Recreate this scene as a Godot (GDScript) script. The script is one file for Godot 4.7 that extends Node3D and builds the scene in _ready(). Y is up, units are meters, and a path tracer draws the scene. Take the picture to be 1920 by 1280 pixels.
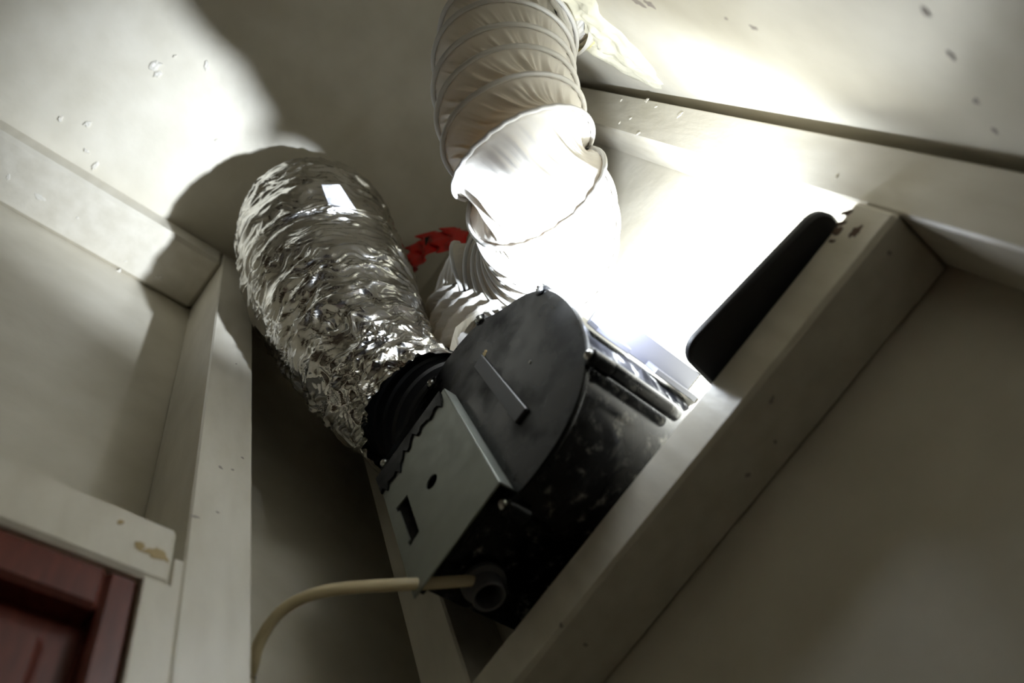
extends Node3D
# A corner above a closet, seen from below: an extractor fan on a beam, two flexible ducts, painted framing.
# x runs to the wall that carries the fan, y is up, z runs away from the cabinet face frame.

const X_WALL := 0.43
const Y_CEIL := 2.46
const Z_NEAR := 0.207
const Z_BACK := -0.392
const Z_FRAME := -0.304
const X_OPEN := -0.95

var paint: StandardMaterial3D
var paint_trim: StandardMaterial3D
var chip_mat: StandardMaterial3D
var bare_mat: StandardMaterial3D
var scuff_mat: StandardMaterial3D
var stain_mat: StandardMaterial3D
var caulk_mat: StandardMaterial3D
var black: StandardMaterial3D
var black_side: StandardMaterial3D
var dark_hole: StandardMaterial3D
var zinc: StandardMaterial3D
var screw_mat: StandardMaterial3D
var foil_mat: StandardMaterial3D
var vinyl: StandardMaterial3D
var wire_mat: StandardMaterial3D
var yellow_tape: StandardMaterial3D
var red_wood: StandardMaterial3D
var red_film: StandardMaterial3D
var cable_mat: StandardMaterial3D
var grommet_mat: StandardMaterial3D
var lamp_body: StandardMaterial3D
var floor_mat: StandardMaterial3D
var label_mat: StandardMaterial3D
var print_mat: StandardMaterial3D
var rng := RandomNumberGenerator.new()
var used := {}


func _ready() -> void:
	rng.seed = 7
	# --- camera
	var cam := Camera3D.new()
	cam.name = "camera"
	cam.fov = 46.213
	cam.near = 0.02
	cam.far = 20.0
	var lens := CameraAttributesPhysical.new()
	lens.frustum_focal_length = 28.125
	lens.frustum_near = 0.02
	lens.frustum_far = 20.0
	lens.frustum_focus_distance = 0.80
	lens.exposure_aperture = 4.0
	cam.attributes = lens
	cam.transform = Transform3D(Basis(Vector3(0.7475, -0.2878, 0.5987), Vector3(-0.4980, 0.3537, 0.7918), -Vector3(0.4396, 0.8900, -0.1211)), Vector3(0, 1.2, 0))
	add_child(cam)
	cam.current = true
	# --- air and exposure
	var we := WorldEnvironment.new()
	we.name = "environment"
	var env := Environment.new()
	env.background_mode = Environment.BG_COLOR
	env.background_color = Color(1.0, 0.86, 0.68)
	env.background_energy_multiplier = 0.015
	env.tonemap_mode = Environment.TONE_MAPPER_LINEAR
	env.tonemap_exposure = 1.15
	env.sdfgi_enabled = true
	env.ssao_enabled = true
	env.ssil_enabled = true
	we.environment = env
	add_child(we)
	materials()
	setting()
	work_lamp(Vector3(0.3090, 1.7140, 0.0020), 1.1, 0.32, 0.010)
	extractor_fan()
	vinyl_duct()
	foil_duct()
	power_cable()
	red_tape()
	cabinet_door()


# ---------------------------------------------------------------- naming
func numbered(called: String) -> String:
	var n: int = used.get(called, 0)
	used[called] = n + 1
	return called if n == 0 else "%s_%03d" % [called, n]


func tag(o: Node, label: String, category: String, group := "", kind := "") -> void:
	o.set_meta("label", label)
	o.set_meta("category", category)
	if group != "":
		o.set_meta("group", group)
	if kind != "":
		o.set_meta("kind", kind)


func thing(called: String, label: String, category: String, where := Vector3.ZERO) -> Node3D:
	var o := Node3D.new()
	o.name = numbered(called)
	o.position = where
	add_child(o)
	tag(o, label, category)
	return o


# st is in world coordinates; the mesh is moved to its parent's place
func put(called: String, mesh: Mesh, m: Material, parent: Node3D = null, label := "") -> MeshInstance3D:
	var o := MeshInstance3D.new()
	o.name = called if parent else numbered(called)
	o.mesh = mesh
	o.material_override = m
	o.cast_shadow = GeometryInstance3D.SHADOW_CASTING_SETTING_ON
	if parent:
		parent.add_child(o, true)
		o.position = -abs_pos(parent)
	else:
		add_child(o, true)
	if label != "":
		o.set_meta("label", label)
	return o


func abs_pos(n: Node3D) -> Vector3:
	var p := n.position
	var q := n.get_parent()
	while q is Node3D and q != self:
		p += (q as Node3D).position
		q = q.get_parent()
	return p


# ---------------------------------------------------------------- shapes
func new_st() -> SurfaceTool:
	var st := SurfaceTool.new()
	st.begin(Mesh.PRIMITIVE_TRIANGLES)
	return st


func tri(st: SurfaceTool, a: Vector3, b: Vector3, c: Vector3, n: Vector3) -> void:
	# clockwise as seen from where n points
	if (b - a).cross(c - a).dot(n) > 0.0:
		var k := b
		b = c
		c = k
	for p in [a, b, c]:
		st.set_normal(n)
		st.add_vertex(p)


func quad(st: SurfaceTool, a: Vector3, b: Vector3, c: Vector3, d: Vector3, n: Vector3) -> void:
	tri(st, a, b, c, n)
	tri(st, a, c, d, n)


# a box with chamfered edges
func add_box(st: SurfaceTool, lo: Vector3, hi: Vector3, c := 0.002) -> void:
	var mid := (lo + hi) / 2.0
	var h := (hi - lo) / 2.0
	c = minf(c, minf(h.x, minf(h.y, h.z)) * 0.6)
	var at := func(sx: int, sy: int, sz: int, face: int) -> Vector3:
		var s := Vector3(sx, sy, sz)
		var q := h - Vector3(c, c, c)
		q[face] = h[face]
		return mid + s * q
	for f in 3:
		var u := (f + 1) % 3
		var w := (f + 2) % 3
		for s in [-1, 1]:
			var n := Vector3.ZERO
			n[f] = s
			var p := []
			for k in [[-1, -1], [1, -1], [1, 1], [-1, 1]]:
				var sg := Vector3i.ZERO
				sg[f] = s
				sg[u] = k[0]
				sg[w] = k[1]
				p.append(at.call(sg.x, sg.y, sg.z, f))
			quad(st, p[0], p[1], p[2], p[3], n)
		# the four edges along f
		for a in [-1, 1]:
			for b in [-1, 1]:
				var sa := Vector3i.ZERO
				sa[f] = -1
				sa[u] = a
				sa[w] = b
				var sb := sa
				sb[f] = 1
				var n2 := Vector3.ZERO
				n2[u] = a
				n2[w] = b
				quad(st, at.call(sa.x, sa.y, sa.z, u), at.call(sb.x, sb.y, sb.z, u), at.call(sb.x, sb.y, sb.z, w), at.call(sa.x, sa.y, sa.z, w), n2.normalized())
	for a in [-1, 1]:
		for b in [-1, 1]:
			for d in [-1, 1]:
				tri(st, at.call(a, b, d, 0), at.call(a, b, d, 1), at.call(a, b, d, 2), Vector3(a, b, d).normalized())


func box(lo: Vector3, hi: Vector3, c := 0.002) -> Mesh:
	var st := new_st()
	add_box(st, lo, hi, c)
	return st.commit()


func spline(pts: Array, step: float) -> PackedVector3Array:
	var dense := PackedVector3Array()
	var n := pts.size()
	for i in n - 1:
		var p0: Vector3 = pts[maxi(i - 1, 0)]
		var p1: Vector3 = pts[i]
		var p2: Vector3 = pts[i + 1]
		var p3: Vector3 = pts[mini(i + 2, n - 1)]
		for k in 40:
			dense.append(p1.cubic_interpolate(p2, p0, p3, k / 40.0))
	dense.append(pts[n - 1])
	var total := 0.0
	for i in dense.size() - 1:
		total += dense[i].distance_to(dense[i + 1])
	var count := int(ceil(total / step))
	var out := PackedVector3Array()
	var gone := 0.0
	var i2 := 0
	for k in count + 1:
		var want := total * k / count
		while i2 < dense.size() - 2 and gone + dense[i2].distance_to(dense[i2 + 1]) < want:
			gone += dense[i2].distance_to(dense[i2 + 1])
			i2 += 1
		var seg := dense[i2].distance_to(dense[i2 + 1])
		out.append(dense[i2].lerp(dense[i2 + 1], clampf((want - gone) / maxf(seg, 1e-6), 0.0, 1.0)))
	return out


# [tangents, first side axis, second side axis], carried along without twist
func frames(line: PackedVector3Array, start := Vector3.UP) -> Array:
	var t := PackedVector3Array()
	var a := PackedVector3Array()
	var b := PackedVector3Array()
	var n := line.size()
	var side := start
	for i in n:
		var d := (line[mini(i + 1, n - 1)] - line[maxi(i - 1, 0)]).normalized()
		side = (side - d * side.dot(d)).normalized()
		t.append(d)
		a.append(side)
		b.append(d.cross(side))
	return [t, a, b]


# rows of points closed round in u; smooth normals from the points themselves
func grid_mesh(rows: Array, centres: PackedVector3Array, with_uv := false) -> ArrayMesh:
	var nr := rows.size()
	var nu: int = rows[0].size()
	var verts := PackedVector3Array()
	var norms := PackedVector3Array()
	var uvs := PackedVector2Array()
	verts.resize(nr * (nu + 1))
	norms.resize(nr * (nu + 1))
	uvs.resize(nr * (nu + 1))
	for r in nr:
		var row: PackedVector3Array = rows[r]
		var up: PackedVector3Array = rows[mini(r + 1, nr - 1)]
		var dn: PackedVector3Array = rows[maxi(r - 1, 0)]
		for k in nu + 1:
			var u := k % nu
			var p := row[u]
			var du := row[(u + 1) % nu] - row[(u + nu - 1) % nu]
			var dv := up[u] - dn[u]
			var nn := du.cross(dv).normalized()
			if nn.dot(p - centres[r]) < 0.0:
				nn = -nn
			var at := r * (nu + 1) + k
			verts[at] = p
			norms[at] = nn
			uvs[at] = Vector2(float(k) / nu, float(r) / (nr - 1))
	var idx := PackedInt32Array()
	idx.resize((nr - 1) * nu * 6)
	var w := 0
	var flip := 0
	# which way round the quads run, by a vote
	var vote := 0
	for r in range(0, nr - 1, maxi(1, nr / 40)):
		for k in range(0, nu, maxi(1, nu / 12)):
			var at2 := r * (nu + 1) + k
			vote += 1 if (verts[at2 + 1] - verts[at2]).cross(verts[at2 + nu + 1] - verts[at2]).dot(norms[at2]) > 0.0 else -1
	flip = 1 if vote > 0 else 0
	for r in nr - 1:
		for k in nu:
			var p00 := r * (nu + 1) + k
			var p01 := p00 + 1
			var p10 := p00 + nu + 1
			var p11 := p10 + 1
			if flip:
				idx[w] = p00; idx[w + 1] = p10; idx[w + 2] = p01
				idx[w + 3] = p01; idx[w + 4] = p10; idx[w + 5] = p11
			else:
				idx[w] = p00; idx[w + 1] = p01; idx[w + 2] = p10
				idx[w + 3] = p01; idx[w + 4] = p11; idx[w + 5] = p10
			w += 6
	var arr := []
	arr.resize(Mesh.ARRAY_MAX)
	arr[Mesh.ARRAY_VERTEX] = verts
	arr[Mesh.ARRAY_NORMAL] = norms
	arr[Mesh.ARRAY_TEX_UV] = uvs
	arr[Mesh.ARRAY_INDEX] = idx
	var m := ArrayMesh.new()
	m.add_surface_from_arrays(Mesh.PRIMITIVE_TRIANGLES, arr)
	return m


# a round or oval rod along a line
func rod(line: PackedVector3Array, ra: float, rb := 0.0, sides := 16, start := Vector3.UP, caps := true) -> Mesh:
	if rb == 0.0:
		rb = ra
	var f := frames(line, start)
	var rows := []
	var cs := PackedVector3Array()
	var n := line.size()
	for i in n:
		var passes := [1.0]
		if caps and (i == 0 or i == n - 1):
			passes = [0.001, 1.0] if i == 0 else [1.0, 0.001]
		for s in passes:
			var row := PackedVector3Array()
			for k in sides:
				var an := TAU * k / sides
				row.append(line[i] + (f[1][i] * cos(an) * ra + f[2][i] * sin(an) * rb) * s)
			rows.append(row)
			cs.append(line[i])
	return grid_mesh(rows, cs)


# a profile of [distance along axis, radius] turned round an axis
func lathe(origin: Vector3, axis: Vector3, profile: Array, sides := 40) -> Mesh:
	axis = axis.normalized()
	var a := axis.cross(Vector3(0.31, 0.17, 0.93)).normalized()
	var b := axis.cross(a)
	var st := new_st()
	for i in profile.size() - 1:
		var p: Vector2 = profile[i]
		var q: Vector2 = profile[i + 1]
		var d := q - p
		if d.length() < 1e-7:
			continue
		for k in sides:
			var a0 := TAU * k / sides
			var a1 := TAU * (k + 1) / sides
			var r0 := a * cos(a0) + b * sin(a0)
			var r1 := a * cos(a1) + b * sin(a1)
			var n0 := (r0 * d.x - axis * d.y).normalized()
			var n1 := (r1 * d.x - axis * d.y).normalized()
			var pts := [origin + axis * p.x + r0 * p.y, origin + axis * p.x + r1 * p.y, origin + axis * q.x + r1 * q.y, origin + axis * q.x + r0 * q.y]
			var ns := [n0, n1, n1, n0]
			for t in [[0, 1, 2], [0, 2, 3]]:
				var order: Array = t
				if (pts[t[1]] - pts[t[0]]).cross(pts[t[2]] - pts[t[0]]).dot(n0) > 0.0:
					order = [t[0], t[2], t[1]]
				for j in order:
					st.set_normal(ns[j])
					st.add_vertex(pts[j])
	return st.commit()


# a flat outline of (z, y) points pushed out along x, its edges chamfered
func add_extrude(st: SurfaceTool, poly: PackedVector2Array, x0: float, x1: float, c := 0.0015) -> void:
	if Geometry2D.is_polygon_clockwise(poly):
		poly.reverse()
	var n := poly.size()
	var inner := PackedVector2Array()
	var nrm := PackedVector2Array()
	for i in n:
		var e0 := (poly[i] - poly[(i + n - 1) % n]).normalized()
		var e1 := (poly[(i + 1) % n] - poly[i]).normalized()
		var nn := (Vector2(e0.y, -e0.x) + Vector2(e1.y, -e1.x)).normalized()
		nrm.append(nn)
		inner.append(poly[i] - nn * c)
	var v3 := func(p: Vector2, x: float) -> Vector3: return Vector3(x, p.y, p.x)
	var t := Geometry2D.triangulate_polygon(inner)
	for i in range(0, t.size(), 3):
		tri(st, v3.call(inner[t[i]], x0), v3.call(inner[t[i + 1]], x0), v3.call(inner[t[i + 2]], x0), Vector3(-1, 0, 0))
		tri(st, v3.call(inner[t[i]], x1), v3.call(inner[t[i + 1]], x1), v3.call(inner[t[i + 2]], x1), Vector3(1, 0, 0))
	for i in n:
		var j := (i + 1) % n
		var e := (poly[j] - poly[i]).normalized()
		var flat := Vector2(e.y, -e.x)
		var smooth: bool = nrm[i].dot(flat) > 0.94 and nrm[j].dot(flat) > 0.94
		var ni := nrm[i] if smooth else flat
		var nj := nrm[j] if smooth else flat
		var rows := [[x0, inner, -0.7], [x0 + c, poly, 0.0], [x1 - c, poly, 0.0], [x1, inner, 0.7]]
		for k in 3:
			var ra: Array = rows[k]
			var rb: Array = rows[k + 1]
			var lean := -0.7 if k == 0 else (0.7 if k == 2 else 0.0)
			var n1 := Vector3(lean, ni.y, ni.x).normalized()
			var n2 := Vector3(lean, nj.y, nj.x).normalized()
			var pa: Vector3 = v3.call(ra[1][i], ra[0])
			var pb: Vector3 = v3.call(ra[1][j], ra[0])
			var pc: Vector3 = v3.call(rb[1][j], rb[0])
			var pd: Vector3 = v3.call(rb[1][i], rb[0])
			for q in [[pa, n1, pb, n2, pc, n2], [pa, n1, pc, n2, pd, n1]]:
				var o := [0, 1, 2]
				if (q[2] - q[0]).cross(q[4] - q[0]).dot(n1) > 0.0:
					o = [0, 2, 1]
				for j2 in o:
					st.set_normal(q[j2 * 2 + 1])
					st.add_vertex(q[j2 * 2])


# a ragged raised flake lying on a surface whose axis is 0, 1 or 2; it stands out towards side
func flake(where: Vector3, axis: int, size: float, side: float, high := 0.0012) -> Mesh:
	var n := Vector3.ZERO
	n[axis] = side
	var a := Vector3.ZERO
	a[(axis + 1) % 3] = 1.0
	var b := n.cross(a)
	var turn := rng.randf() * TAU
	a = a.rotated(n, turn)
	b = b.rotated(n, turn)
	var stretch := rng.randf_range(0.45, 0.8)
	var sides := 14
	var rows := []
	var radii := PackedFloat32Array()
	for k in sides:
		radii.append(rng.randf_range(0.55, 1.1))
	for lev in [[1.0, -0.1], [0.82, 0.7], [0.45, 1.0], [0.02, 0.8]]:
		var row := PackedVector3Array()
		for k in sides:
			var an := TAU * k / sides
			var r: float = size * radii[k] * lev[0]
			row.append(where + a * cos(an) * r + b * sin(an) * r * stretch + n * (high * (lev[1] + rng.randf_range(-0.3, 0.3) * lev[0])))
		rows.append(row)
	var st := new_st()
	for i in 3:
		for k in sides:
			var j := (k + 1) % sides
			var p: Vector3 = rows[i][k]
			var q: Vector3 = rows[i][j]
			var r2: Vector3 = rows[i + 1][j]
			var s2: Vector3 = rows[i + 1][k]
			for t in [[p, q, r2], [p, r2, s2]]:
				var nn: Vector3 = (t[1] - t[0]).cross(t[2] - t[0])
				if nn.length() < 1e-12:
					continue
				nn = nn.normalized()
				if nn.dot(n) < 0.0:
					nn = -nn
				tri(st, t[0], t[1], t[2], nn)
	return st.commit()


# ---------------------------------------------------------------- materials
func noise(kind: int, freq: float, octaves := 4, sd := 1) -> FastNoiseLite:
	var n := FastNoiseLite.new()
	n.noise_type = kind
	n.frequency = freq
	n.fractal_octaves = octaves
	n.seed = sd
	return n


func noise_tex(n: FastNoiseLite, size: int, ramp: Gradient = null, as_normal := false, bump := 4.0) -> NoiseTexture2D:
	var t := NoiseTexture2D.new()
	t.width = size
	t.height = size
	t.seamless = true
	t.noise = n
	t.color_ramp = ramp
	t.as_normal_map = as_normal
	t.bump_strength = bump
	return t


func ramp(stops: Array) -> Gradient:
	var g := Gradient.new()
	var off := PackedFloat32Array()
	var col := PackedColorArray()
	for s in stops:
		off.append(s[0])
		col.append(s[1])
	g.offsets = off
	g.colors = col
	return g


func mat(c: Color, rough: float, metal := 0.0) -> StandardMaterial3D:
	var m := StandardMaterial3D.new()
	m.albedo_color = c
	m.roughness = rough
	m.metallic = metal
	return m


func materials() -> void:
	var wob := noise_tex(noise(FastNoiseLite.TYPE_SIMPLEX_SMOOTH, 0.012, 5, 3), 512, null, true, 2.5)
	var tone := noise_tex(noise(FastNoiseLite.TYPE_SIMPLEX_SMOOTH, 0.006, 5, 8), 512, ramp([[0.0, Color(0.93, 0.925, 0.91)], [1.0, Color(1, 1, 1)]]))
	paint = mat(Color(0.875, 0.85, 0.785), 0.42)
	paint.albedo_texture = tone
	paint.normal_enabled = true
	paint.normal_texture = wob
	paint.normal_scale = 0.35
	paint.uv1_triplanar = true
	paint.uv1_world_triplanar = true
	paint.uv1_scale = Vector3(3, 3, 3)
	paint_trim = paint.duplicate()
	paint_trim.albedo_color = Color(0.87, 0.845, 0.785)
	paint_trim.uv1_scale = Vector3(9, 2.5, 9)
	paint_trim.normal_scale = 0.45
	paint_trim.roughness = 0.38
	chip_mat = mat(Color(0.87, 0.85, 0.80), 0.5)
	bare_mat = mat(Color(0.38, 0.30, 0.24), 0.8)
	scuff_mat = mat(Color(0.63, 0.59, 0.55), 0.7)
	stain_mat = mat(Color(0.66, 0.57, 0.38), 0.5)
	caulk_mat = mat(Color(0.91, 0.89, 0.80), 0.45)
	caulk_mat.normal_enabled = true
	caulk_mat.normal_texture = noise_tex(noise(FastNoiseLite.TYPE_SIMPLEX, 0.012, 3, 5), 512, null, true, 3.0)
	caulk_mat.uv1_triplanar = true
	caulk_mat.uv1_scale = Vector3(8, 8, 8)
	# black plastic under a film of dust
	var dust := noise_tex(noise(FastNoiseLite.TYPE_SIMPLEX, 0.011, 6, 21), 1024, ramp([[0.0, Color(0.02, 0.02, 0.022)], [0.55, Color(0.04, 0.04, 0.042)], [0.75, Color(0.11, 0.108, 0.105)], [1.0, Color(0.17, 0.165, 0.16)]]))
	var dull := noise_tex(noise(FastNoiseLite.TYPE_SIMPLEX, 0.007, 5, 22), 512, ramp([[0.0, Color(0.12, 0.12, 0.12)], [0.5, Color(0.3, 0.3, 0.3)], [1.0, Color(0.6, 0.6, 0.6)]]))
	black = mat(Color(1, 1, 1), 1.0)
	black.albedo_texture = dust
	black.roughness_texture = dull
	black.metallic_specular = 0.33
	black.uv1_triplanar = true
	black.uv1_scale = Vector3(4, 4, 4)
	black_side = black.duplicate()
	black_side.albedo_texture = noise_tex(noise(FastNoiseLite.TYPE_SIMPLEX, 0.009, 6, 33), 1024, ramp([[0.0, Color(0.04, 0.04, 0.045)], [0.5, Color(0.07, 0.07, 0.075)], [0.64, Color(0.13, 0.13, 0.13)], [0.82, Color(0.38, 0.375, 0.36)], [1.0, Color(0.6, 0.59, 0.56)]]))
	black_side.uv1_scale = Vector3(5, 5, 5)
	black_side.roughness = 0.6
	dark_hole = mat(Color(0.03, 0.03, 0.03), 0.5)
	zinc = mat(Color(0.56, 0.575, 0.55), 1.0, 0.85)
	zinc.roughness_texture = noise_tex(noise(FastNoiseLite.TYPE_CELLULAR, 0.02, 2, 4), 512, ramp([[0.0, Color(0.42, 0.42, 0.42)], [1.0, Color(0.58, 0.58, 0.58)]]))
	zinc.uv1_triplanar = true
	zinc.uv1_scale = Vector3(6, 6, 6)
	screw_mat = mat(Color(0.75, 0.75, 0.74), 0.28, 1.0)
	foil_mat = mat(Color(0.86, 0.855, 0.84), 0.17, 1.0)
	foil_mat.normal_enabled = true
	foil_mat.normal_texture = noise_tex(noise(FastNoiseLite.TYPE_CELLULAR, 0.025, 3, 6), 1024, null, true, 6.0)
	foil_mat.normal_scale = 0.12
	foil_mat.uv1_triplanar = true
	foil_mat.uv1_scale = Vector3(9, 9, 9)
	vinyl = mat(Color(0.90, 0.885, 0.85), 0.38)
	vinyl.backlight = Color(0.42, 0.34, 0.20)
	vinyl.backlight_enabled = true
	wire_mat = mat(Color(0.80, 0.79, 0.77), 0.35)
	yellow_tape = mat(Color(0.87, 0.84, 0.60), 0.5)
	red_wood = mat(Color(0.42, 0.19, 0.13), 0.45)
	red_wood.albedo_texture = noise_tex(noise(FastNoiseLite.TYPE_SIMPLEX, 0.01, 4, 40), 512, ramp([[0.0, Color(0.75, 0.7, 0.68)], [1.0, Color(1, 1, 1)]]))
	red_wood.uv1_triplanar = true
	red_wood.uv1_scale = Vector3(20, 3, 20)
	red_film = mat(Color(0.80, 0.05, 0.05), 0.3)
	cable_mat = mat(Color(0.80, 0.735, 0.58), 0.4)
	grommet_mat = mat(Color(0.36, 0.36, 0.365), 0.45)
	lamp_body = mat(Color(0.05, 0.05, 0.058), 0.55)
	floor_mat = mat(Color(0.45, 0.36, 0.28), 0.6)
	label_mat = mat(Color(1, 1, 1), 0.45)
	label_mat.albedo_texture = label_print()
	print_mat = mat(Color(0.08, 0.07, 0.07), 0.5)


# a white sticker with a small block at its head and rows of fine print too small to read
func label_print() -> ImageTexture:
	var im := Image.create(256, 256, false, Image.FORMAT_RGB8)
	im.fill(Color(0.93, 0.93, 0.95))
	var r := RandomNumberGenerator.new()
	r.seed = 12
	im.fill_rect(Rect2i(36, 22, 52, 20), Color(0.72, 0.72, 0.76))
	im.fill_rect(Rect2i(40, 50, 40, 7), Color(0.35, 0.35, 0.4))
	im.fill_rect(Rect2i(14, 8, 2, 240), Color(0.6, 0.6, 0.65))
	for row in 11:
		var x := 34
		while x < 226:
			var w := r.randi_range(6, 20)
			im.fill_rect(Rect2i(x, 84 + row * 14, mini(w, 230 - x), 4), Color(0.42, 0.42, 0.47) if row != 1 else Color(0.3, 0.3, 0.34))
			x += w + 5
	return ImageTexture.create_from_image(im)


# ---------------------------------------------------------------- the setting
func structure(called: String, mesh: Mesh, m: Material, label: String, category: String) -> MeshInstance3D:
	var o := put(called, mesh, m)
	tag(o, label, category, "", "structure")
	return o


func chips(list: Array, parent: Node3D, side: float, m: Material, called := "paint_chip", high := 0.0012) -> void:
	for c in list:
		put(called, flake(c[0], c[1], c[2], side, high), m, parent)


func setting() -> void:
	var t := 0.05
	var ceiling := structure("ceiling", box(Vector3(X_OPEN - t, Y_CEIL, Z_BACK - t), Vector3(X_WALL + t, Y_CEIL + t, Z_NEAR + t), 0.0005), paint, "cream painted ceiling with nail marks and a scalloped shadow across it", "ceiling")
	chips([[Vector3(-0.0721, 2.4600, -0.1263), 1, 0.0110], [Vector3(-0.0636, 2.4600, -0.1357), 1, 0.0080], [Vector3(-0.1015, 2.4600, -0.2475), 1, 0.0070], [Vector3(-0.1327, 2.4600, -0.2611), 1, 0.0050], [Vector3(-0.0192, 2.4600, -0.0860), 1, 0.0090], [Vector3(-0.0856, 2.4600, -0.2808), 1, 0.0060], [Vector3(-0.0672, 2.4600, -0.2920), 1, 0.0080], [Vector3(0.0452, 2.4600, -0.1659), 1, 0.0040], [Vector3(-0.0586, 2.4600, -0.1008), 1, 0.0040]], ceiling, -1.0, chip_mat, "paint_chip", 0.003)
	structure("floor", box(Vector3(X_OPEN - t, -t, Z_BACK - t), Vector3(X_WALL + t, 0, Z_NEAR + t), 0.0005), floor_mat, "plain brown floor at the bottom of the closet", "floor")
	structure("wall_right", box(Vector3(X_WALL, 0, Z_BACK - t), Vector3(X_WALL + t, Y_CEIL, Z_NEAR + t), 0.0005), paint, "cream wall behind the fan, brilliantly lit above the beam and dark below it", "wall")
	structure("wall_back", box(Vector3(X_OPEN - t, 0, Z_BACK - t), Vector3(X_WALL, Y_CEIL, Z_BACK), 0.0005), paint, "cream back wall seen behind the face frame post and the cable", "wall")
	var near := structure("wall_near", box(Vector3(X_OPEN - t, 0, Z_NEAR), Vector3(X_WALL, Y_CEIL, Z_NEAR + t), 0.0005), paint, "scuffed cream wall where the white duct ends in lumpy caulk", "wall")
	chips([[Vector3(0.2630, 1.7268, 0.2070), 2, 0.0046], [Vector3(0.2534, 1.7515, 0.2070), 2, 0.0026], [Vector3(0.2314, 1.8668, 0.2070), 2, 0.0104], [Vector3(0.2352, 1.8493, 0.2070), 2, 0.0078], [Vector3(0.2490, 1.5564, 0.2070), 2, 0.0052], [Vector3(0.2840, 1.5620, 0.2070), 2, 0.0052], [Vector3(0.3231, 1.5702, 0.2070), 2, 0.0039], [Vector3(0.3505, 1.5735, 0.2070), 2, 0.0039], [Vector3(0.2885, 2.0822, 0.2070), 2, 0.0052], [Vector3(0.2935, 2.0712, 0.2070), 2, 0.0039]], near, -1.0, scuff_mat, "scuff_mark", 0.0004)
	caulking(near)
	# the side that opens to the room: a frame round a doorway
	var st := new_st()
	add_box(st, Vector3(X_OPEN - t, 0, Z_BACK), Vector3(X_OPEN, Y_CEIL, Z_BACK + 0.10), 0.001)
	add_box(st, Vector3(X_OPEN - t, 0, Z_NEAR - 0.04), Vector3(X_OPEN, Y_CEIL, Z_NEAR), 0.001)
	add_box(st, Vector3(X_OPEN - t, 2.0, Z_BACK + 0.10), Vector3(X_OPEN, Y_CEIL, Z_NEAR - 0.04), 0.001)
	structure("wall_left", st.commit(), paint, "cream wall round the open closet doorway", "wall")
	# timber on the fan wall
	var beam := structure("trim_1", box(Vector3(0.364, 1.609, -0.294), Vector3(X_WALL - 0.0005, 1.649, 0.1495), 0.003), paint_trim, "thick painted beam slanting across the foreground below the fan", "beam")
	chips([[Vector3(0.3640, 1.6476, 0.1393), 0, 0.0060], [Vector3(0.3640, 1.6450, 0.1311), 0, 0.0050], [Vector3(0.3640, 1.6431, 0.1254), 0, 0.0060], [Vector3(0.3640, 1.6286, 0.1287), 0, 0.0060], [Vector3(0.3640, 1.6410, 0.1171), 0, 0.0030]], beam, -1.0, bare_mat, "bare_patch", 0.0005)
	chips([[Vector3(0.3801, 1.6090, 0.1284), 1, 0.0030], [Vector3(0.3815, 1.6090, 0.0081), 1, 0.0040], [Vector3(0.4075, 1.6090, -0.0418), 1, 0.0030], [Vector3(0.4075, 1.6090, -0.0126), 1, 0.0020], [Vector3(0.3626, 1.6090, -0.2000), 1, 0.0030], [Vector3(0.3903, 1.6090, -0.2053), 1, 0.0030]], beam, -1.0, scuff_mat, "nail_hole", 0.0003)
	var bat := structure("trim_2", box(Vector3(0.368, 0.0, 0.150), Vector3(X_WALL - 0.0005, Y_CEIL - 0.0005, 0.195), 0.002), paint_trim, "painted batten on the fan wall with paint drips, beyond the black lamp", "batten")
	chips([[Vector3(0.3680, 2.0394, 0.1934), 0, 0.0042], [Vector3(0.3680, 2.0993, 0.1872), 0, 0.0024], [Vector3(0.3680, 2.0460, 0.1682), 0, 0.0030], [Vector3(0.3680, 2.0631, 0.1602), 0, 0.0024], [Vector3(0.3680, 2.0047, 0.1541), 0, 0.0042], [Vector3(0.3680, 2.0097, 0.1882), 0, 0.0024], [Vector3(0.3680, 1.9512, 0.1850), 0, 0.0054], [Vector3(0.3680, 1.6862, 0.1633), 0, 0.0024]], bat, -1.0, paint_trim, "paint_drip", 0.0009)
	structure("trim_3", box(Vector3(0.368, 0.0, -0.344), Vector3(X_WALL - 0.0005, Y_CEIL - 0.0005, -0.295), 0.002), paint_trim, "painted batten in the corner behind the fan bracket and cable", "batten")
	# the cabinet face frame
	var post := structure("trim_4", box(Vector3(0.1407, 0, Z_BACK + 0.0005), Vector3(0.1905, Y_CEIL - 0.0005, Z_FRAME), 0.0016), paint_trim, "pale face frame post standing left of the foil duct", "post")
	chips([[Vector3(0.1703, 2.0514, -0.3040), 2, 0.0022], [Vector3(0.1612, 1.8158, -0.3040), 2, 0.0030], [Vector3(0.1718, 1.8213, -0.3040), 2, 0.0020], [Vector3(0.1808, 1.8496, -0.3040), 2, 0.0020], [Vector3(0.1613, 1.7483, -0.3040), 2, 0.0020], [Vector3(0.1445, 1.7301, -0.3040), 2, 0.0040]], post, 1.0, scuff_mat, "speck", 0.0003)
	var head := structure("trim_5", box(Vector3(X_OPEN + 0.001, 2.402, Z_BACK + 0.0005), Vector3(0.1402, Y_CEIL - 0.0005, Z_FRAME), 0.006), paint_trim, "wide painted header under the ceiling left of the post", "header")
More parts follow.
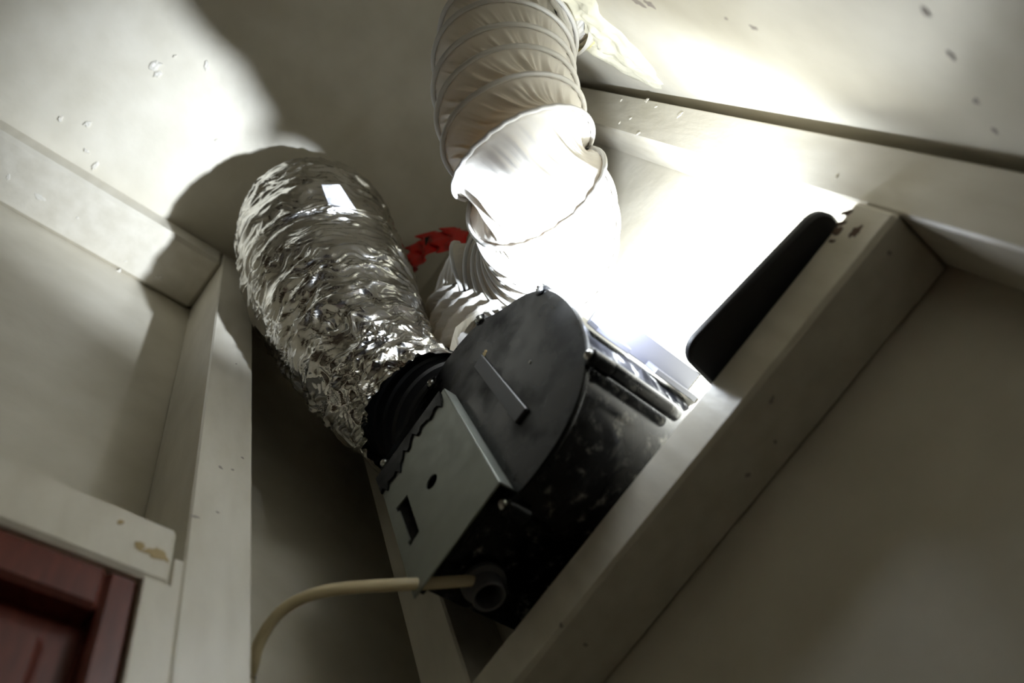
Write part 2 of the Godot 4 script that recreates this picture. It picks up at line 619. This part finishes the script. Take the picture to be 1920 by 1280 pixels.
	chips([[Vector3(-0.1403, 2.4020, -0.3528), 1, 0.0060], [Vector3(0.0804, 2.4020, -0.3703), 1, 0.0070], [Vector3(0.0317, 2.4020, -0.3914), 1, 0.0060], [Vector3(-0.0974, 2.4020, -0.3550), 1, 0.0080], [Vector3(0.0322, 2.4020, -0.3741), 1, 0.0030], [Vector3(-0.0475, 2.4020, -0.3537), 1, 0.0030]], head, -1.0, chip_mat, "filled_nail", 0.0008)
	var rail := structure("trim_6", box(Vector3(X_OPEN + 0.001, 1.6455, -0.345), Vector3(0.134, 1.7055, Z_FRAME), 0.003), paint_trim, "painted rail with a yellow stain above the red door", "rail")
	chips([[Vector3(0.1104, 1.6716, -0.3037), 2, 0.0070], [Vector3(0.1206, 1.6702, -0.3037), 2, 0.0100], [Vector3(0.1258, 1.6713, -0.3037), 2, 0.0080], [Vector3(0.0954, 1.6875, -0.3037), 2, 0.0040]], rail, 1.0, stain_mat, "yellow_stain", 0.0003)
	var stile := new_st()
	add_box(stile, Vector3(0.117, 0.0, -0.345), Vector3(0.1406, 1.6453, Z_FRAME + 0.0001), 0.0006)
	add_box(stile, Vector3(0.1341, 1.6400, -0.345), Vector3(0.1406, 1.6740, Z_FRAME), 0.0006)
	structure("trim_7", stile.commit(), paint_trim, "painted stile between the red door and the post", "stile")


# lumps of caulk smeared round the end of the white duct
func caulking(wall: Node3D) -> void:
	var n := noise(FastNoiseLite.TYPE_SIMPLEX, 16.0, 4, 17)
	var n2 := noise(FastNoiseLite.TYPE_SIMPLEX, 24.0, 3, 18)
	var c := Vector3(0.212, 2.066, Z_NEAR)
	var rows := []
	var cs := PackedVector3Array()
	var sides := 96
	for lev in 20:
		var f := lev / 19.0
		var row := PackedVector3Array()
		for k in sides:
			var an := TAU * k / sides
			var dir := Vector3(cos(an), sin(an), 0)
			var wide := 0.034 + 0.030 * n.get_noise_2d(cos(an) * 0.07, sin(an) * 0.07)
			# it was pulled out further towards the fan wall
			wide += 0.045 * maxf(0.0, dir.dot(Vector3(0.93, -0.36, 0))) ** 5.0
			var p := c + dir * (0.063 + wide * f)
			var high := 0.013 * pow(1.0 - f, 0.55) * (0.75 + 0.6 * n2.get_noise_2dv(Vector2(p.x, p.y)))
			row.append(p + Vector3(0, 0, -maxf(high, 0.0) - 0.0002 + 0.0006 * f))
		rows.append(row)
		cs.append(c + Vector3(0, 0, 0.6))
	put("caulk", grid_mesh(rows, cs), caulk_mat, wall, "lumpy cream caulk smeared round the duct end")


# ---------------------------------------------------------------- the lamp that lights the place
func work_lamp(bulb_at: Vector3, forward: float, dome: float, spill: float) -> void:
	var o := thing("work_lamp", "slim black lamp with rounded corners lying on the beam, its glare whitening the wall", "lamp", Vector3(0.365, 1.650, 0.055))
	# the flat body: a rounded slab, turned a little towards the wall
	var yaw := deg_to_rad(7.0)
	var poly := PackedVector2Array()
	var hx := 0.0330
	var hz := 0.070
	var rad := 0.016
	for q in [[1, 1, 0.0], [-1, 1, 90.0], [-1, -1, 180.0], [1, -1, 270.0]]:
		for k in 9:
			var an := deg_to_rad(q[2] + k * 90.0 / 8.0)
			poly.append(Vector2(q[0] * (hz - rad), q[1] * (hx - rad)) + Vector2(cos(an), sin(an)) * rad)
	var st := new_st()
	add_extrude(st, poly, -0.0045, 0.0045, 0.0022)
	var m := put("lamp_body", st.commit(), lamp_body, o)
	# add_extrude works along x with (z, y) outlines: stand it on its face
	m.transform = Transform3D(Basis(Vector3.UP, yaw) * Basis(Vector3(0, 1, 0), Vector3(1, 0, 0), Vector3(0, 0, -1)), Vector3(0.0070, 0.0052, 0.0065))
	# the bent neck and its bulb
	var line := spline([Vector3(0.346, 1.657, 0.012), Vector3(0.338, 1.668, 0.008), Vector3(0.328, 1.680, 0.005), bulb_at + Vector3(0.003, -0.013, 0.0), bulb_at + Vector3(0, -0.005, 0)], 0.002)
	var white := mat(Color(0.95, 0.95, 1.0, 0.12), 0.05)
	white.transparency = BaseMaterial3D.TRANSPARENCY_ALPHA
	put("lamp_neck", rod(line, 0.0022, 0.0, 12), white, o, "clear bent neck")
	var glow := mat(Color(1, 1, 1), 0.5)
	glow.emission_enabled = true
	glow.emission = Color(0.95, 0.97, 1.0)
	glow.emission_energy_multiplier = 3.0
	var prof := []
	for k in 13:
		var an := PI * k / 12.0
		prof.append(Vector2(-0.007 * cos(an), 0.007 * sin(an)))
	put("lamp_bulb", lathe(bulb_at, Vector3(0, 1, 0), prof, 24), glow, o, "small glowing white bulb")
	var l := OmniLight3D.new()
	l.name = "lamp_spill"
	l.light_color = Color(0.91, 0.95, 1.0)
	l.light_energy = spill
	l.light_size = 0.005
	l.omni_range = 6.0
	l.omni_attenuation = 2.0
	l.shadow_enabled = true
	o.add_child(l)
	l.position = bulb_at - o.position
	# the bulb throws most of its light upwards, away from its neck: a wide wash and a stronger middle
	for q in [["lamp_wash", dome, 89.0, Vector3(0.80, 0.65, 0.05)], ["lamp_light", forward, 29.0, Vector3(-0.23, 0.93, -0.25)]]:
		var s := SpotLight3D.new()
		s.name = q[0]
		s.light_color = l.light_color
		s.light_energy = q[1]
		s.light_size = 0.005
		s.spot_range = 6.0
		s.spot_attenuation = 2.0
		s.spot_angle = q[2]
		s.spot_angle_attenuation = 1.0
		s.shadow_enabled = true
		o.add_child(s)
		s.position = bulb_at - o.position
		s.basis = Basis.looking_at(q[3], Vector3(0, 0, 1))


# ---------------------------------------------------------------- the fan
func screw(where: Vector3, parent: Node3D, axis := Vector3(-1, 0, 0)) -> void:
	var r := 0.0042
	var p := [Vector2(-0.004, r * 0.95), Vector2(0.0008, r), Vector2(0.0022, r * 0.8), Vector2(0.003, r * 0.5), Vector2(0.0031, r * 0.42), Vector2(0.0018, r * 0.2), Vector2(0.0018, 0.0)]
	put("screw", lathe(where, axis, p, 20), screw_mat, parent)


func extractor_fan() -> void:
	var o := thing("extractor_fan", "dusty black snail-shaped extractor fan with a galvanised bracket, resting on the beam", "fan", Vector3(0.365, 1.652, -0.14))
	# (z, y) outline of the snail, from the bottom round the drum to the outlet
	var drum := [Vector2(-0.1591, 1.6560), Vector2(-0.1366, 1.6520), Vector2(-0.1084, 1.6535), Vector2(-0.0837, 1.6605), Vector2(-0.0641, 1.6727), Vector2(-0.0490, 1.6892), Vector2(-0.0360, 1.7125), Vector2(-0.0268, 1.7488), Vector2(-0.0252, 1.7868), Vector2(-0.0304, 1.8160), Vector2(-0.0469, 1.8427), Vector2(-0.0745, 1.8653), Vector2(-0.0922, 1.8831), Vector2(-0.1216, 1.8925), Vector2(-0.1480, 1.8935)]
	var poly := PackedVector2Array()
	for i in drum.size() - 1:
		for k in 5:
			poly.append(drum[i].cubic_interpolate(drum[i + 1], drum[maxi(i - 1, 0)], drum[mini(i + 2, drum.size() - 1)], k / 5.0))
	for p in [Vector2(-0.1480, 1.8935), Vector2(-0.1662, 1.8880), Vector2(-0.2567, 1.8700), Vector2(-0.2577, 1.6765), Vector2(-0.1750, 1.6765)]:
		poly.append(p)
	var plate := new_st()
	add_extrude(plate, poly, 0.2985, 0.3035, 0.0012)
	put("front_plate", plate.commit(), black, o)
	var mid := Vector2(-0.14, 1.77)
	var small := PackedVector2Array()
	for p in poly:
		small.append(p - (p - mid).normalized() * 0.004)
	var body := new_st()
	add_extrude(body, small, 0.3034, 0.4285, 0.002)
	put("housing", body.commit(), black_side, o, "black housing smeared with pale dust")
	put("paint_speck", flake(Vector3(0.2986, 1.8330, -0.1090), 0, 0.0055, -1.0, 0.0006), stain_mat, o, "beige paint speck")
	# raised clip strip on the plate
	var strip_mat := mat(Color(0.27, 0.27, 0.275), 0.5)
	var strip := new_st()
	add_extrude(strip, PackedVector2Array([Vector2(-0.1235, 1.8285), Vector2(-0.1106, 1.8325), Vector2(-0.1055, 1.7120), Vector2(-0.1195, 1.7119)]), 0.2955, 0.2988, 0.0008)
	put("raised_strip", strip.commit(), strip_mat, o, "raised grey strip")
	# bosses and screws
	for s in [Vector2(-0.0440, 1.6892), Vector2(-0.0330, 1.8200), Vector2(-0.0930, 1.8860), Vector2(-0.1700, 1.8870), Vector2(-0.2530, 1.8630), Vector2(-0.1610, 1.6580)]:
		var boss := lathe(Vector3(0.318, s.y, s.x), Vector3(-1, 0, 0), [Vector2(0, 0.0068), Vector2(0.0195, 0.0066), Vector2(0.0208, 0.0055), Vector2(0.0208, 0.0)], 20)
		put("screw_boss", boss, black, o)
		screw(Vector3(0.2972, s.y, s.x), o)
	put("rivet", lathe(Vector3(0.2985, 1.7560, -0.0813), Vector3(-1, 0, 0), [Vector2(0, 0.0017), Vector2(0.0006, 0.0016), Vector2(0.001, 0.0)], 12), screw_mat, o)
	# the long screw tube along the drum
	put("screw_tube", rod(spline([Vector3(0.312, 1.6905, -0.0430), Vector3(0.392, 1.6905, -0.0430)], 0.01), 0.0062, 0.0, 20), black_side, o)
	# the lip along the drum's lit side, slit near its middle
	var lip := new_st()
	add_box(lip, Vector3(0.312, 1.7440, -0.0295), Vector3(0.4285, 1.7475, -0.0085), 0.0006)
	add_box(lip, Vector3(0.312, 1.7270, -0.0295), Vector3(0.348, 1.7440, -0.0245), 0.0006)
	add_box(lip, Vector3(0.378, 1.7270, -0.0295), Vector3(0.4285, 1.7440, -0.0245), 0.0006)
	put("side_lip", lip.commit(), mat(Color(0.13, 0.13, 0.15), 0.45), o, "dusty lip with an open slit")
	# bracket: folded sheet with a round hole and a tabbed slot
	var br := CSGCombiner3D.new()
	br.name = "mounting_bracket"
	br.set_meta("label", "galvanised steel bracket plate with a round hole and a slot")
	br.material_override = zinc
	o.add_child(br, true)
	br.position = -o.position
	var sheet := CSGPolygon3D.new()
	sheet.name = "sheet"
	# polygon in (x, y) is turned to (z, y): x of the polygon is -z
	sheet.polygon = PackedVector2Array([Vector2(0.1545, 1.8282), Vector2(0.1500, 1.6604), Vector2(0.2520, 1.6560), Vector2(0.2540, 1.8190)])
	sheet.depth = 0.0014
	sheet.transform = Transform3D(Basis(Vector3(0, 0, -1), Vector3(0, 1, 0), Vector3(1, 0, 0)), Vector3(0.2864, 0, 0))
	sheet.material = zinc
	br.add_child(sheet)
	var hole := CSGCylinder3D.new()
	hole.name = "round_hole"
	hole.operation = CSGShape3D.OPERATION_SUBTRACTION
	hole.radius = 0.0068
	hole.height = 0.02
	hole.sides = 32
	hole.material = zinc
	hole.transform = Transform3D(Basis(Vector3(0, 0, 1), PI / 2), Vector3(0.286, 1.7407, -0.2018))
	br.add_child(hole)
	var slot := CSGPolygon3D.new()
	slot.name = "slot"
	slot.operation = CSGShape3D.OPERATION_SUBTRACTION
	slot.polygon = PackedVector2Array([Vector2(0.2290, 1.7610), Vector2(0.2440, 1.7620), Vector2(0.2440, 1.7560), Vector2(0.2415, 1.7550), Vector2(0.2400, 1.7120), Vector2(0.2425, 1.7110), Vector2(0.2420, 1.7050), Vector2(0.2290, 1.7080)])
	slot.depth = 0.02
	slot.transform = Transform3D(Basis(Vector3(0, 0, -1), Vector3(0, 1, 0), Vector3(1, 0, 0)), Vector3(0.296, 0, 0))
	slot.material = zinc
	br.add_child(slot)
	var fold := new_st()
	var f := PackedVector2Array([Vector2(-0.1545, 1.8282), Vector2(-0.1500, 1.6604), Vector2(-0.1488, 1.6604), Vector2(-0.1533, 1.8286)])
	add_extrude(fold, f, 0.2852, 0.2985, 0.0004)
	put("bracket_fold", fold.commit(), zinc, o, "folded bright edge of the bracket")
	# torn black foam creeping over the bracket's top edge
	var torn := PackedVector2Array()
	var r := RandomNumberGenerator.new()
	r.seed = 5
	for k in 26:
		var g := k / 25.0
		torn.append(Vector2(lerpf(-0.2545, -0.1600, g), lerpf(1.7980, 1.8180, g) + r.randf_range(-0.006, 0.006) - 0.006 * sin(g * 9.0)))
	torn.append(Vector2(-0.1580, 1.8300))
	torn.append(Vector2(-0.2560, 1.8260))
	var tst := new_st()
	add_extrude(tst, torn, 0.2830, 0.2985, 0.0008)
	put("torn_gasket", tst.commit(), black, o, "torn black gasket over the bracket edge")
	# grey bush where the cable enters the underside
	put("cable_bush", lathe(Vector3(0.3375, 1.6772, -0.2285), Vector3(0, -1, 0), [Vector2(0, 0.0175), Vector2(0.004, 0.0175), Vector2(0.006, 0.0135), Vector2(0.018, 0.0130), Vector2(0.0195, 0.0120), Vector2(0.0185, 0.0105), Vector2(0.0, 0.0100)], 40), grommet_mat, o, "grey plastic cable bush")
	# ribbed outlet collar on top
	var c0 := Vector3(0.366, 1.872, -0.190)
	var c1 := Vector3(0.338, 1.985, -0.222)
	var prof := []
	var long := c0.distance_to(c1)
	for k in 49:
		var g := k / 48.0
		prof.append(Vector2(g * long, 0.060 + 0.008 * g + (0.0022 if fmod(g * 7.0, 1.0) < 0.28 else 0.0)))
	prof.append(Vector2(long, 0.064))
	prof.append(Vector2(0.0, 0.056))
	put("outlet_collar", lathe(c0, c1 - c0, prof, 64), lamp_body, o, "ribbed black outlet collar")


# ---------------------------------------------------------------- white duct
func vinyl_duct() -> void:
	var o := thing("vinyl_duct", "white flexible vinyl duct with wire ribs curving down behind the fan", "duct", Vector3(0.212, 2.066, Z_NEAR - 0.002))
	var line := spline([Vector3(0.2120, 2.0660, 0.2090), Vector3(0.2095, 2.0610, 0.1950), Vector3(0.2030, 2.0543, 0.1618), Vector3(0.2055, 2.0139, 0.1213), Vector3(0.2177, 1.9756, 0.0906), Vector3(0.2345, 1.9357, 0.0650), Vector3(0.2553, 1.9057, 0.0433), Vector3(0.2863, 1.9107, 0.0278), Vector3(0.3292, 1.9492, 0.0122), Vector3(0.3646, 1.9960, -0.0106), Vector3(0.3826, 2.0508, -0.0377), Vector3(0.3804, 2.0932, -0.0651), Vector3(0.3776, 2.1076, -0.0933), Vector3(0.3849, 2.0896, -0.1160), Vector3(0.3896, 2.0410, -0.1260), Vector3(0.3887, 1.9741, -0.1250)], 0.0012)
	var f := frames(line, Vector3(1, 0, 0))
	var n := line.size()
	var sides := 220
	var step := line[0].distance_to(line[1])
	var pitch := 0.0325
	var big := 0.0695
	var rows := []
	var wr := noise(FastNoiseLite.TYPE_SIMPLEX, 1.0, 3, 51)
	var lowf := noise(FastNoiseLite.TYPE_SIMPLEX, 9.0, 2, 52)
	for i in n:
		var row := PackedVector3Array()
		row.resize(sides)
		# how sharply the line bends here, and to which side
		var d0: Vector3 = f[0][maxi(i - 8, 0)]
		var d1: Vector3 = f[0][mini(i + 8, n - 1)]
		var bend := (d1 - d0) / (step * (mini(i + 8, n - 1) - maxi(i - 8, 0)))
		var s := i * step
		for k in sides:
			var an := TAU * k / sides
			var dir: Vector3 = f[1][i] * cos(an) + f[2][i] * sin(an)
			var squeeze := clampf(1.0 - bend.dot(dir) * big, 0.2, 2.0)
			var ph: float = s / pitch - an / TAU
			var fr: float = ph - floor(ph)
			var hang := sin(PI * fr)
			var sag := 0.0150 * pow(hang, 0.65) * (1.0 + 0.25 * lowf.get_noise_3dv(dir * 0.08 + Vector3(s, 0, 0)))
			# slanting pleats between the ribs, deeper where the wall is pushed together
			var slant: float = an + (fr - 0.5) * 0.55 * (0.6 + squeeze * 0.4)
			var q := Vector3(cos(slant) * 3.6, sin(slant) * 3.6, floor(ph) * 5.3)
			var v := wr.get_noise_3dv(q)
			var pleat := (absf(v) * 2.0 - 0.5) * 0.0062 * hang * (0.7 + 0.9 * clampf(1.2 - squeeze, 0.0, 1.0))
			row[k] = line[i] + dir * (big - sag + pleat)
		rows.append(row)
	put("vinyl_wall", grid_mesh(rows, line), vinyl, o)
	# the wire: one helix in its own sleeve
	var wire := PackedVector3Array()
	var turns := int(floor((n - 1) * step / pitch)) - 4
	for j in turns * 90:
		var ph2 := j / 90.0
		# at rib number b the angle runs a whole turn while s goes up by one pitch
		var s2 := ph2 * pitch
		var i2 := clampi(int(s2 / step), 0, n - 2)
		var fr2 := s2 / step - i2
		var an2 := TAU * ph2
		var dir2: Vector3 = f[1][i2] * cos(an2) + f[2][i2] * sin(an2)
		wire.append(line[i2].lerp(line[i2 + 1], fr2) + dir2 * (big + 0.0004))
	put("wire_rib", rod(wire, 0.0023, 0.0, 10), wire_mat, o, "raised spiral wire rib")
	# yellowed tape band where the duct meets the wall
	var a := line[0]
	put("tape_band", lathe(a + Vector3(0, 0, 0.0015), f[0][0], [Vector2(0.0, 0.0745), Vector2(0.007, 0.0740), Vector2(0.0085, 0.0715), Vector2(0.0085, 0.069)], 64), yellow_tape, o, "yellowed tape band at the wall")
	put("end_cuff", lathe(a + Vector3(0, 0, 0.0015), f[0][0], [Vector2(0.0, 0.0715), Vector2(0.010, 0.0718), Vector2(0.016, 0.0712), Vector2(0.022, 0.0702), Vector2(0.022, 0.067)], 64), vinyl, o)


# ---------------------------------------------------------------- foil duct
func foil_duct() -> void:
	var o := thing("foil_duct", "crumpled silver foil duct rising from the fan outlet to the ceiling", "duct", Vector3(0.33, 1.97, -0.22))
	var line := spline([Vector3(0.3198, 1.9126, -0.2082), Vector3(0.3049, 1.9524, -0.2178), Vector3(0.2810, 2.0201, -0.2193), Vector3(0.2626, 2.1194, -0.2173), Vector3(0.2437, 2.2196, -0.2103), Vector3(0.2229, 2.2828, -0.1928), Vector3(0.2179, 2.3367, -0.1862), Vector3(0.2213, 2.3796, -0.1888), Vector3(0.2337, 2.4508, -0.1988)], 0.0013)
	var f := frames(line, Vector3(1, 0, 0))
	var n := line.size()
	var sides := 420
	var step := line[0].distance_to(line[1])
	var length := step * (n - 1)
	var n1 := noise(FastNoiseLite.TYPE_SIMPLEX, 1.0, 2, 71)
	var n2 := noise(FastNoiseLite.TYPE_SIMPLEX, 1.0, 2, 72)
	n1.fractal_type = FastNoiseLite.FRACTAL_NONE
	n2.fractal_type = FastNoiseLite.FRACTAL_NONE
	var rows := []
	for i in n:
		var row := PackedVector3Array()
		row.resize(sides)
		var s := i * step
		var g := s / length
		var base := lerpf(0.072, 0.109, smoothstep(0.04, 0.62, g))
		var rough := lerpf(1.25, 0.7, smoothstep(0.1, 0.6, g))
		for k in sides:
			var an := TAU * k / sides
			var ca := cos(an)
			var sa := sin(an)
			var dir: Vector3 = f[1][i] * ca + f[2][i] * sa
			var ph: float = s / 0.040 - an / TAU
			var fr: float = ph - floor(ph)
			var h := -0.0070 * pow(sin(PI * fr), 0.7) * (0.8 + 0.6 * n1.get_noise_3d(ca * 0.8, sa * 0.8, s * 9.0 + 40.0))
			# long creases that slant round the duct, crowded in some places and slack in others
			var tw := an + s * 5.0
			var warp := s + 0.008 * n2.get_noise_3d(ca * 2.0, sa * 2.0, s * 22.0)
			var much := rough * (0.75 + 0.9 * n1.get_noise_3d(ca * 1.1 + 9.0, sa * 1.1, s * 14.0))
			h += much * 0.0046 * (0.4 - absf(n1.get_noise_3d(cos(tw) * 1.2, sin(tw) * 1.2, warp * 62.0)) * 1.5)
			h += much * 0.0024 * (0.4 - absf(n2.get_noise_3d(cos(tw) * 2.0, sin(tw) * 2.0, warp * 135.0 + 7.0)) * 1.5)
			var tw2 := an - s * 8.0
			h += much * 0.0011 * (0.4 - absf(n2.get_noise_3d(cos(tw2) * 4.0, sin(tw2) * 4.0, warp * 200.0)) * 1.5)
			row[k] = line[i] + dir * (base + h)
		rows.append(row)
	put("foil_sleeve", grid_mesh(rows, line), foil_mat, o)
	# the sticker lies on the foil: each of its points rests on the nearest crest
	var want: Vector3 = Vector3(0.1955, 2.2680, -0.1119)
	var near := PackedVector3Array()
	var out := PackedVector3Array()
	for i in n:
		for k in range(0, sides, 2):
			var p: Vector3 = rows[i][k]
			if p.distance_to(want) < 0.075:
				near.append(p)
				out.append((p - line[i]).normalized())
	var right: Vector3 = Vector3(0.7475, -0.2878, 0.5987)
	var up: Vector3 = Vector3(-0.4980, 0.3537, 0.7918)
	var fwd: Vector3 = Vector3(0.4396, 0.8900, -0.1211)
	var ends := [Vector2(603, 346), Vector2(637, 346), Vector2(668, 393), Vector2(616, 382)]
	var st := new_st()
	var cells := 10
	var pts := []
	for b in cells + 1:
		for a in cells + 1:
			var fa := float(a) / cells
			var fb := float(b) / cells
			var e: Vector2 = ends[0].lerp(ends[1], fa).lerp(ends[3].lerp(ends[2], fa), fb)
			var ray := (right * (e.x - 960.0) / 1500.0 - up * (e.y - 640.0) / 1500.0 + fwd).normalized()
			var best := 1e9
			var hit := want
			for j in near.size():
				var w := near[j] - Vector3(0, 1.2, 0)
				var along := w.dot(ray)
				var off := (w - ray * along).length()
				if off < 0.0022 and along < best:
					best = along
					hit = Vector3(0, 1.2, 0) + ray * (along - 0.0022)
			pts.append(hit)
	for b in cells:
		for a in cells:
			var i0 := b * (cells + 1) + a
			for q in [[i0, i0 + 1, i0 + cells + 2], [i0, i0 + cells + 2, i0 + cells + 1]]:
				for j in q:
					st.set_uv(Vector2(float(j % (cells + 1)) / cells, floor(float(j) / (cells + 1)) / cells))
					st.add_vertex(pts[j])
	st.generate_normals()
	put("sticker", st.commit(), label_mat, o, "white sticker with fine print")


# ---------------------------------------------------------------- cable, tape, door
func power_cable() -> void:
	var o := thing("power_cable", "cream flat power cable arching from the fan's grey bush past the post", "cable", Vector3(0.3375, 1.68, -0.2285))
	var line := spline([Vector3(0.3400, 1.7000, -0.2290), Vector3(0.3370, 1.6820, -0.2285), Vector3(0.3289, 1.6718, -0.2267), Vector3(0.2919, 1.6655, -0.2426), Vector3(0.2597, 1.6675, -0.2623), Vector3(0.2379, 1.6734, -0.2816), Vector3(0.2245, 1.6774, -0.3003), Vector3(0.2170, 1.6744, -0.3166), Vector3(0.2139, 1.6650, -0.3316), Vector3(0.2149, 1.6517, -0.3430), Vector3(0.2199, 1.6384, -0.3566), Vector3(0.1900, 1.4200, -0.3500), Vector3(0.1850, 1.2500, -0.3700)], 0.004)
	put("cable_sheath", rod(line, 0.0034, 0.0052, 20, Vector3(0.2, 0.2, 1)), cable_mat, o)
	# worn printing along its side
	var f := frames(line, Vector3(0.2, 0.2, 1))
	var st := new_st()
	var r := RandomNumberGenerator.new()
	r.seed = 3
	var i := 8
	while i < 60:
		var run := r.randi_range(2, 6)
		for k in run:
			var j := i + k
			if j + 1 >= line.size():
				break
			var pa := []
			for e in [[j, 3.55], [j, 3.95], [j + 1, 3.95], [j + 1, 3.55]]:
				var q: int = e[0]
				pa.append(line[q] + f[1][q] * cos(e[1]) * 0.0035 + f[2][q] * sin(e[1]) * 0.00535)
			var nn: Vector3 = (pa[0] - line[j]).normalized()
			if k % 2 == 0 or r.randf() < 0.4:
				quad(st, pa[0], pa[1], pa[2], pa[3], nn)
		i += run + r.randi_range(1, 2)
	put("cable_print", st.commit(), print_mat, o, "worn dark printing")


func red_tape() -> void:
	var o := thing("red_tape", "crumpled red plastic tape with black print behind the white duct", "tape", Vector3(0.1955, 2.2680, -0.1119))
	var line := spline([Vector3(0.3510, 2.3326, -0.1462), Vector3(0.3483, 2.3365, -0.1277), Vector3(0.3520, 2.3371, -0.1098), Vector3(0.3628, 2.3342, -0.0918), Vector3(0.3745, 2.3198, -0.0727), Vector3(0.3898, 2.3253, -0.0589)], 0.002)
	var n := line.size()
	var st := new_st()
	var nz := noise(FastNoiseLite.TYPE_SIMPLEX, 22.0, 3, 91)
	var across := Vector3(-0.10, 0.97, 0.2).normalized()
	var rows := []
	for i in n:
		var row := PackedVector3Array()
		for k in 13:
			var g := k / 12.0 - 0.5
			var fold := 0.006 * sin(i * 0.55) + 0.014 * nz.get_noise_2d(i * 0.004, g * 0.05)
			row.append(line[i] + across * (g * 0.062 + 0.006 * sin(i * 0.33)) + Vector3(0.7, 0, 0.7) * fold)
		rows.append(row)
	for i in n - 1:
		for k in 12:
			for q in [[rows[i][k], rows[i + 1][k], rows[i + 1][k + 1]], [rows[i][k], rows[i + 1][k + 1], rows[i][k + 1]]]:
				for p in q:
					st.add_vertex(p)
	st.generate_normals()
	put("tape_strip", st.commit(), red_film, o)
	var pst := new_st()
	for b in 3:
		var i := 22 + b * 3
		if i + 2 < n:
			var off := Vector3(-0.0012, -0.0006, 0.0012)
			quad(pst, rows[i][4] + off, rows[i + 1][4] + off, rows[i + 1][9] + off, rows[i][9] + off, Vector3(-0.6, -0.4, 0.5).normalized())
	put("tape_print", pst.commit(), print_mat, o, "black print")


func cabinet_door() -> void:
	var o := thing("cabinet_door", "brick red cabinet door with a recessed panel under the stained rail", "door", Vector3(-0.15, 0.9, -0.335))
	var x0 := -0.40
	var x1 := 0.1168
	var y0 := 0.35
	var y1 := 1.6450
	var rail_h := 0.036
	put("door_rail", box(Vector3(x0 + 0.025, y1 - rail_h, -0.332), Vector3(x1 - 0.0195, y1, -0.308), 0.003), red_wood, o)
	put("door_rail", box(Vector3(x0 + 0.025, y0, -0.332), Vector3(x1 - 0.0195, y0 + rail_h, -0.308), 0.003), red_wood, o)
	put("door_stile", box(Vector3(x1 - 0.0193, y0, -0.332), Vector3(x1, y1, -0.308), 0.003), red_wood, o)
	put("door_stile", box(Vector3(x0, y0, -0.332), Vector3(x0 + 0.0248, y1, -0.308), 0.003), red_wood, o)
	var st := new_st()
	add_box(st, Vector3(x0 + 0.02, y0 + 0.02, -0.336), Vector3(x1 - 0.015, y1 - 0.02, -0.324), 0.001)
	add_box(st, Vector3(x0 + 0.044, y0 + 0.055, -0.330), Vector3(x1 - 0.038, y1 - 0.060, -0.312), 0.008)
	put("door_panel", st.commit(), red_wood, o, "raised centre panel")
